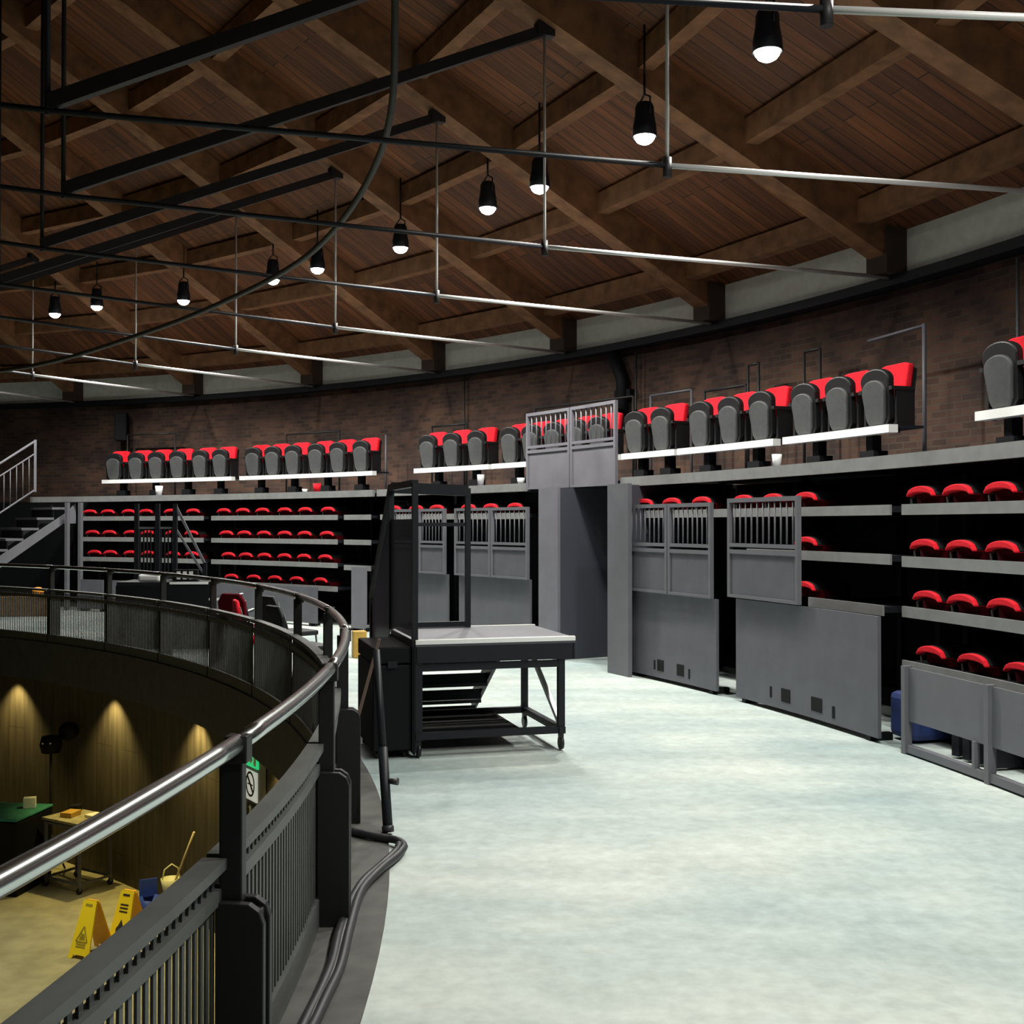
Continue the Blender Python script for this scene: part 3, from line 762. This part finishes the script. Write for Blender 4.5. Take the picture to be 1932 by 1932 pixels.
def chair(loc, rz, col, lab, shell=PLAST):
    t = thing('stacking_chair', lab, 'chair', loc, rz, 'loose chairs behind the railing')
    obj('seat', MB().box((0, 0, .46), (.44, .44, .06)), col, t, bevel=.02)
    obj('backrest', MB().prism([(-.20, .52), (.20, .52), (.215, .80), (.14, .90), (-.14, .90), (-.215, .80)], (0, .22, 0), (1, 0, 0), (0, .12, .993), (0, .993, -.12), .05), col, t, bevel=.02)
    for sx in (-1, 1):
        for sy in (-1, 1): obj('leg', MB().tube([(sx*.20, sy*.19, .43), (sx*.22, sy*.22, .0)], .012, 6), shell, t)
        obj('back_upright', MB().tube([(sx*.19, .20, .44), (sx*.19, .30, .82)], .012, 6), shell, t)
    return t
chair(at(474, 1000, 13.9)*1 - Vector((0, 0, at(474, 1000, 13.9).z)), 2.6, REDD, 'dark red chair at the left of the chairs behind the railing')
chair(at(503, 1000, 12.6) - Vector((0, 0, at(503, 1000, 12.6).z)), 1.9, RED, 'bright red chair behind the curved railing')
chair(at(552, 1000, 13.4) - Vector((0, 0, at(552, 1000, 13.4).z)), 2.3, BLACKM, 'black chair just right of the bright red chair')
chair(at(572, 1000, 11.8) - Vector((0, 0, at(572, 1000, 11.8).z)), 2.2, BLACKM, 'black chair rightmost of the chairs behind the railing')

# blue bundle in the gap right of the wide board
m = MB().box(pol(21.35, 14.0, .20), (.35, .5, .36), R_(14-90)).box(pol(21.55, 13.9, .44), (.3, .5, .14), R_(20-90))
obj('blue_bundle', m, BLUED, label='dark blue cloth bundle in the gap beside the wide grey board', cat='bundle', bevel=.05)

# ------------------------------------------------------------------ small things on the upper deck
def cup(x, y, mt, lab, h=.11, r=.04, name='cup'):
    p = onr(x, y, 21.32); p.z = LZ-.004
    m = MB().lathe([(.001, 0), (r*.75, 0), (r, h), (r*.93, h), (r*.68, .006), (.001, .006)], n=14)
    for v in m.v: v += p
    obj(name, m, mt, label=lab, cat='cup')
cup(300, 925, WHITE, 'white paper cup on the upper deck edge under the far left seats', .19, .075)
cup(598, 920, RED, 'red cup on the upper deck edge under the left seats', .15, .07)
cup(575, 923, WHITE, 'crushed white cup beside the red cup', .06, .05)
cup(907, 905, mat('clear_cup', (.5, .5, .52), .3), 'clear plastic cup on the deck edge left of the doorway gate', .17, .055)
cup(983, 908, WHITE, 'white and red cup next to the doorway gate', .09, .055)
cup(1466, 868, WHITE, 'white cup under the seats above the right gates', .13, .05)
m = MB().box(onr(862, 906, 21.35)*1, (.14, .1, .03), .6)
zz = min(v.z for v in m.v)
for v in m.v: v.z += LZ-.004-zz
obj('folded_paper', m, WHITE, label='folded white paper on the deck edge above the stair unit', cat='paper')

# poles and pipes along the brick wall
def pole(x, z0, z1, r, lab, rad=.02, mt=STEEL_D, arm=None):
    a = ang(x, r)
    m = MB().tube([pol(r, a, z0), pol(r, a, z1)], rad, 8)
    if arm: m.tube([pol(r, a, z1-.02), pol(r, a+arm, z1-.05)], rad*.8, 8)
    obj('wall_pole', m, mt, label=lab, cat='pole')
pole(728, LZ, 3.35, 23.0, 'thin grey pole against the brick left of the middle seats', .018, GREYP)
pole(1745, LZ, 3.75, 23.0, 'tall grey pole in the bare brick gap at right', .022, GREYP, 2.2)
pole(876, LZ, 4.36, 23.55, 'dark conduit on the brick wall above the stair unit', .015)
pole(1200, LZ, 4.3, 23.5, 'dark conduit on the brick above the doorway gate', .018)
pole(1922, LZ, 4.3, 23.5, 'thin dark conduit at the right edge of the photo', .018, GREYP)
def wframe(x0, x1, zt, lab, mt=GREYP, r=23.2):
    a0, a1 = ang(x0, r), ang(x1, r)
    t = thing('wall_frame', lab, 'frame', pol(r, (a0+a1)/2, LZ), R_((a0+a1)/2-90))
    for a in (a0, a1): obj('upright', MB().tube([pol(r, a, LZ), pol(r, a, zt)], .018, 8), mt, t, True)
    obj('top_bar', MB().tube([pol(r, a0, zt), pol(r, a1, zt)], .018, 8), mt, t, True)
wframe(1228, 1305, 3.55, 'grey tube frame behind the two seats right of the gate')
wframe(1412, 1432, 3.75, 'narrow dark frame on the brick above the right seats', STEEL_D)
wframe(1518, 1548, 3.78, 'dark tube frame on the brick behind the last white beam', STEEL_D)
wframe(1330, 1408, 3.5, 'low dark frame behind the seats above the right gates', STEEL_D)
wframe(1010, 1195, 3.58, 'wide dark tube frame behind the doorway gate', STEEL_D)
wframe(240, 330, 3.65, 'dark tube frame on the brick behind the far left seats', STEEL_D)
wframe(540, 640, 3.5, 'dark tube frame on the brick behind the left seats', STEEL_D)
wframe(815, 880, 3.45, 'dark tube frame on the brick behind the middle seats', STEEL_D)
a = ang(1165, 23.4)
t = thing('downpipe', 'black pipe bracket on the brick wall above the doorway gate', 'pipe', pol(23.45, a, 3.1), R_(a-90))
obj('pipe', MB().tube([pol(23.5, a, 3.1), pol(23.5, a, 3.9), pol(23.5, a+.5, 4.3)], .10, 10), BLACK, t, True)
obj('bracket', MB().box(pol(23.55, a, 3.7), (.36, .12, .1), R_(a-90)), BLACK, t, True)
a = ang(232, 23.4)
obj('wall_speaker', MB().box(pol(23.35, a, 3.85), (.26, .3, .62), R_(a-60)), BLACK, label='slanted black speaker on the brick above the far left seats', cat='speaker', bevel=.02)

# ------------------------------------------------------------------ lower level
def can(a, i):
    t = thing('downlight', ['warm downlight under the gallery, rightmost of the row', 'warm downlight under the gallery, middle of the row', 'warm downlight under the gallery, leftmost of the row',
              'warm downlight under the gallery hidden by the near railing'][min(i, 3)], 'downlight', pol(17.05, a, -.66), R_(a-90), 'warm downlights under the gallery')
    m = MB().lathe([(.02, .12), (.06, .12), (.06, 0), (.052, 0), (.05, .04), (.02, .05)], n=14)
    obj('can', m, BLACKM, t)
    l = bpy.data.lights.new('warm_beam', 'SPOT'); l.energy = CAN_W; l.color = (1, .78, .25); l.spot_size = R_(95); l.spot_blend = .8; l.shadow_soft_size = .03
    o = bpy.data.objects.new('warm_beam', l); COL.objects.link(o); o.parent = t; o.location = (0, 0, .0); o.rotation_euler = (R_(8), 0, 0)
for i, a in enumerate((ang(345, 17.1)-.3, ang(195, 17.1), ang(15, 17.1), 30.0, 22.0, 64.0)): can(a, i)
for (p, pw) in ((onz(120, 1780, -.4), 240), (onz(-60, 1900, -.4), 200)):
    pass
# unseen lamp added over the well to brighten the lower floor
l = bpy.data.lights.new('well_fill', 'SPOT'); l.energy = 1500; l.color = (1, .92, .60); l.spot_size = R_(62); l.spot_blend = .7; l.shadow_soft_size = .15
o = bpy.data.objects.new('well_fill_beam', l); COL.objects.link(o)
t = dup(lamp0, pol(14.0, 36.0, 3.9), 0, 'unseen lamp added over the open well to brighten the lower floor')
for c in list(t.children):
    if c.name.startswith('stem') or c.type == 'LIGHT': bpy.data.objects.remove(c)
o.parent = t; o.location = (0, 0, -.10)
obj('stem', MB().tube([(0, 0, .6), (0, 0, zb(14)+.42-3.9)], .012, 6), BLACKM, t)

def wsign(loc, rz, lab, flip):
    t = thing('wet_floor_sign', lab, 'sign', loc, rz, 'yellow floor signs')
    for s, mt in ((-1, YELL), (1, YELLD)):
        ey = Vector((0, -s*.30, .954)); ez = Vector((0, s*.954*-1, -.30)) if s < 0 else Vector((0, .954, .30))
        # leaf with a notch at the foot and a handle slot near the top
        o0 = Vector((0, s*.215, 0))
        poly = [(-.155, 0), (-.10, 0), (-.08, .05), (.08, .05), (.10, 0), (.155, 0), (.10, .64), (.085, .665), (-.085, .665), (-.10, .64)]
        lf = obj('leaf', MB().prism(poly, o0, (1, 0, 0), ey, ey.cross(Vector((1, 0, 0))), .018), mt, t)
        nrm = Vector((0, s*.954, .30)); f = o0+nrm*.012
        mk = MB()
        def q(pts): mk.prism(pts, f, (1, 0, 0), ey, nrm, .004)
        q([(-.05, .60), (.05, .60), (.05, .625), (-.05, .625)])
        mk2 = MB()
        def q2(pts): mk2.prism(pts, f, (1, 0, 0), ey, nrm, .004)
        if flip:
            for zz in (.49, .45, .41): q([(-.06, zz), (.06, zz), (.06, zz+.018), (-.06, zz+.018)])
            q2([(-.05, .16), (.06, .14), (.07, .2), (.0, .33), (-.03, .26), (-.06, .22)])
            obj('figure_mark', mk2, INK, lf)
        else:
            for (a, b) in (((-.085, .20), (.0, .37)), ((.0, .37), (.085, .20)), ((.085, .20), (-.085, .20))):
                d = (Vector((b[0], b[1]))-Vector((a[0], a[1]))).normalized()*.008; n = Vector((-d.y, d.x))
                q([(a[0]+n.x, a[1]+n.y), (a[0]-n.x, a[1]-n.y), (b[0]-n.x, b[1]-n.y), (b[0]+n.x, b[1]+n.y)])
            for zz in (.225, .25, .275): q([(-.045+(zz-.22)*.3, zz), (.045-(zz-.22)*.3, zz), (.04-(zz-.22)*.3, zz+.016), (-.04+(zz-.22)*.3, zz+.016)])
            for zz in (.165, .135): q([(-.07, zz), (.07, zz), (.07, zz+.016), (-.07, zz+.016)])
        obj('marking', mk, INKY if not flip else INK, lf)
    return t
wsign(onz(176, 1796, LOWZ), -.42, 'yellow folding floor sign with a triangle, left one on the lower floor', False)
wsign(onz(246, 1775, LOWZ), -.42, 'yellow folding floor sign with dark lettering, right one beside the blue bucket', True)
p = onz(286, 1744, LOWZ)
t = thing('mop_bucket', 'blue mop bucket with cream wringer below the railing', 'bucket', p, .5)
obj('bucket', MB().lathe([(.001, .04), (.15, .04), (.20, .36), (.19, .36), (.14, .06), (.001, .06)], n=4).box((0, .13, .45), (.22, .03, .22)), BLUE, t)
obj('wringer', MB().lathe([(.05, .22), (.10, .30), (.13, .44), (.12, .44), (.08, .31), (.04, .24)], (.26, .02, .12), n=14), CREAMP, t)
obj('handle', MB().tube([(.15, .02, .54), (.18, .02, .68), (.27, .02, .74), (.35, .02, .68), (.38, .02, .54)], .010, 6), CREAMP, t)
for sx in (-1, 1):
    for sy in (-1, 1): obj('castor', MB().tube([(sx*.09-.012, sy*.09, .03), (sx*.09+.012, sy*.09, .03)], .03, 10), PLAST, t)
m0 = onz(318, 1690, LOWZ); q0 = Matrix.Rotation(.5, 3, 'Z') @ Vector((.26, .02, .38)) + p
q1 = onr(368, 1568, 17.18)
t = thing('mop', 'long pale mop handle sticking out of the blue bucket', 'mop', q0, 0)
obj('handle', MB().tube([q0+(q1-q0)*.05, q1], .014, 8), WOODP, t, True)
obj('mop_head', MB().tube([q0-(q1-q0).normalized()*.0, q0+(q1-q0)*.10], [.055, .03], 8), CREAMP, t, True)

# trolley
c = onz(150, 1668, LOWZ)
t = thing('tool_trolley', 'metal frame trolley with cluttered top on the lower floor', 'trolley', c, -.55)
for sx in (-1, 1):
    for sy in (-1, 1):
        obj('leg', MB().box((sx*.36, sy*.26, .50), (.035, .035, .90)), GREYL, t)
        obj('castor', MB().tube([(sx*.36-.015, sy*.26, .045), (sx*.36+.015, sy*.26, .045)], .045, 10), PLAST, t)
obj('top', MB().box((0, 0, .96), (.80, .60, .03)), mat('dull_board', (.33, .30, .20), .6, var=.3, scale=12), t)
m = MB()
for sy in (-1, 1): m.box((0, sy*.26, .13), (.72, .03, .03)).box((0, sy*.26, .90), (.72, .03, .03))
for sx in (-1, 1): m.box((sx*.36, 0, .13), (.03, .52, .03)).box((sx*.36, 0, .90), (.03, .52, .03))
obj('frame', m, GREYL, t)
M3 = Matrix.Rotation(-.55, 3, 'Z')
for k, (x, y, d, mt, lab, nm) in enumerate(((.28, .1, (.30, .20, .04), WHITE, 'white papers lying on the metal trolley', 'papers'), (-.1, -.05, (.18, .24, .07), WOODY, 'brown box among the clutter on the metal trolley', 'box'), (-.25, .15, (.14, .14, .10), BLACKM, 'black case on the metal trolley', 'case'))):
    b = MB().box((0, 0, d[2]/2), d, .3*k)
    for v in b.v: v.xyz = M3 @ (v+Vector((x, y, .975))) + c
    obj(nm, b, mt, label=lab, cat=nm.replace('_', ' '), bevel=.005)
# draped desk at the left edge
c = onz(-24, 1668, LOWZ)
t = thing('draped_table', 'teal topped table draped in black at the left edge of the lower floor', 'table', c, -.15)
obj('cloth', MB().box((0, 0, .52), (1.5, .9, 1.02)), BLACK, t, bevel=.03)
obj('table_cover', MB().box((0, 0, 1.05), (1.52, .92, .035)), TEAL, t, bevel=.01)
M3 = Matrix.Rotation(-.15, 3, 'Z')
b = MB().box((0, 0, .08), (.16, .12, .14), .4)
for v in b.v: v.xyz = M3 @ (v+Vector((.55, .2, 1.063))) + c
obj('white_carton', b, WHITE, label='small white carton on the right end of the teal table', cat='carton')
# black speaker on a pole
c = onz(98, 1641, LOWZ)
t = thing('stage_light_stand', 'black lamp on a tripod before the brown lower wall', 'stand', c, 0)
obj('pole', MB().tube([(0, 0, .3), (0, 0, 1.75)], .02, 8), BLACKM, t)
for k in range(3): obj('leg', MB().tube([(0, 0, .55), (.2*math.cos(k*2.1+.4), .2*math.sin(k*2.1+.4), .012)], .014, 6), BLACKM, t)
obj('head', MB().lathe([(.02, -.14), (.13, -.12), (.16, 0), (.13, .12), (.02, .14)], (0, 0, 1.86), n=14), BLACK, t)
for s in (-.06, .05): obj('lamp_dot', MB().lathe([(.001, -.015), (.018, 0), (.001, .015)], (s, -.155, 1.90+.02*s), n=10), WHITE, t)
p = onr(132, 1378, 17.15)
obj('round_speaker', MB().lathe([(.001, -.06), (.13, -.05), (.14, .05), (.05, .09), (.001, .09)], p, n=18, M=Matrix.Rotation(R_(90), 3, 'X')), BLACK, label='round black speaker on the brown lower wall', cat='speaker')

obj('trim_5', MB().cyl(17.285, LOWZ, -.56, ang(452, 17.28), ang(502, 17.28)), mat('pale_door', (.20, .19, .165), .6), kind='structure')
# signs on the lower wall
def plate(x0, x1, y0, y1, name, mt, lab, cat, marks):
    r = 17.27; xa = (x0+x1)/2; a0, a1 = ang(x0, r), ang(x1, r); am = (a0+a1)/2
    z1, z0 = onr(xa, y0, r).z, onr(xa, y1, r).z
    t = thing(name, lab, cat, pol(r, am, z0), R_(am-90))
    wd = R_(abs(a1-a0))*r; h = z1-z0
    obj('plate', MB().box((0, 0, h/2), (wd, .02, h)), mt, t)
    marks(t, wd, h)
def exit_marks(t, wd, h):
    m = MB()
    def q(pts): m.prism([(x*wd/2, z*h) for x, z in pts], (0, -.0125, 0), (1, 0, 0), (0, 0, 1), (0, -1, 0), .005)
    q([(.45, .2), (.8, .2), (.8, .85), (.45, .85)])                       # door
    q([(-.1, .3), (.05, .3), (.25, .55), (.15, .8), (-.05, .75), (-.0, .55), (-.2, .45)])   # running figure
    q([(-.85, .5), (-.55, .8), (-.55, .62), (-.3, .62), (-.3, .38), (-.55, .38), (-.55, .2)])  # arrow
    obj('pictogram', m, WHITE, t)
def smoke_marks(t, wd, h):
    m = MB(); n = 24
    ring = [(.36*wd*math.cos(2*PI*i/n), h*.55+.36*wd*1.1*math.sin(2*PI*i/n)) for i in range(n)]
    for i in range(n):
        a, b = ring[i], ring[(i+1) % n]; s = .84; c0 = h*.55
        m.prism([a, b, (b[0]*s, c0+(b[1]-c0)*s), (a[0]*s, c0+(a[1]-c0)*s)], (0, -.0125, 0), (1, 0, 0), (0, 0, 1), (0, -1, 0), .005)
    m.prism([(-.26*wd, h*.55+.2*wd), (-.2*wd, h*.55+.26*wd), (.26*wd, h*.55-.2*wd), (.2*wd, h*.55-.26*wd)], (0, -.0125, 0), (1, 0, 0), (0, 0, 1), (0, -1, 0), .005)
    m.prism([(-.22*wd, h*.52), (.22*wd, h*.52), (.22*wd, h*.56), (-.22*wd, h*.56)], (0, -.0125, 0), (1, 0, 0), (0, 0, 1), (0, -1, 0), .004)
    obj('symbol', m, INK, t)
def oval_marks(t, wd, h):
    m = MB().prism([(-.12*wd, .25*h), (.12*wd, .25*h), (.12*wd, .62*h), (.25*wd, .62*h), (0, .85*h), (-.25*wd, .62*h), (-.12*wd, .62*h)], (0, -.0125, 0), (1, 0, 0), (0, 0, 1), (0, -1, 0), .006)
    obj('arrow', m, WHITE, t)
plate(465, 488, 1421, 1446, 'exit_sign', GREEN, 'small green exit sign with white pictogram on the lower wall', 'sign', exit_marks)
plate(464, 486, 1453, 1508, 'no_smoking_sign', SIGNW, 'white no smoking sign under the green exit sign', 'sign', smoke_marks)
plate(469, 482, 1512, 1541, 'arrow_sign', INK, 'small black sign with white arrow under the no smoking sign', 'sign', oval_marks)
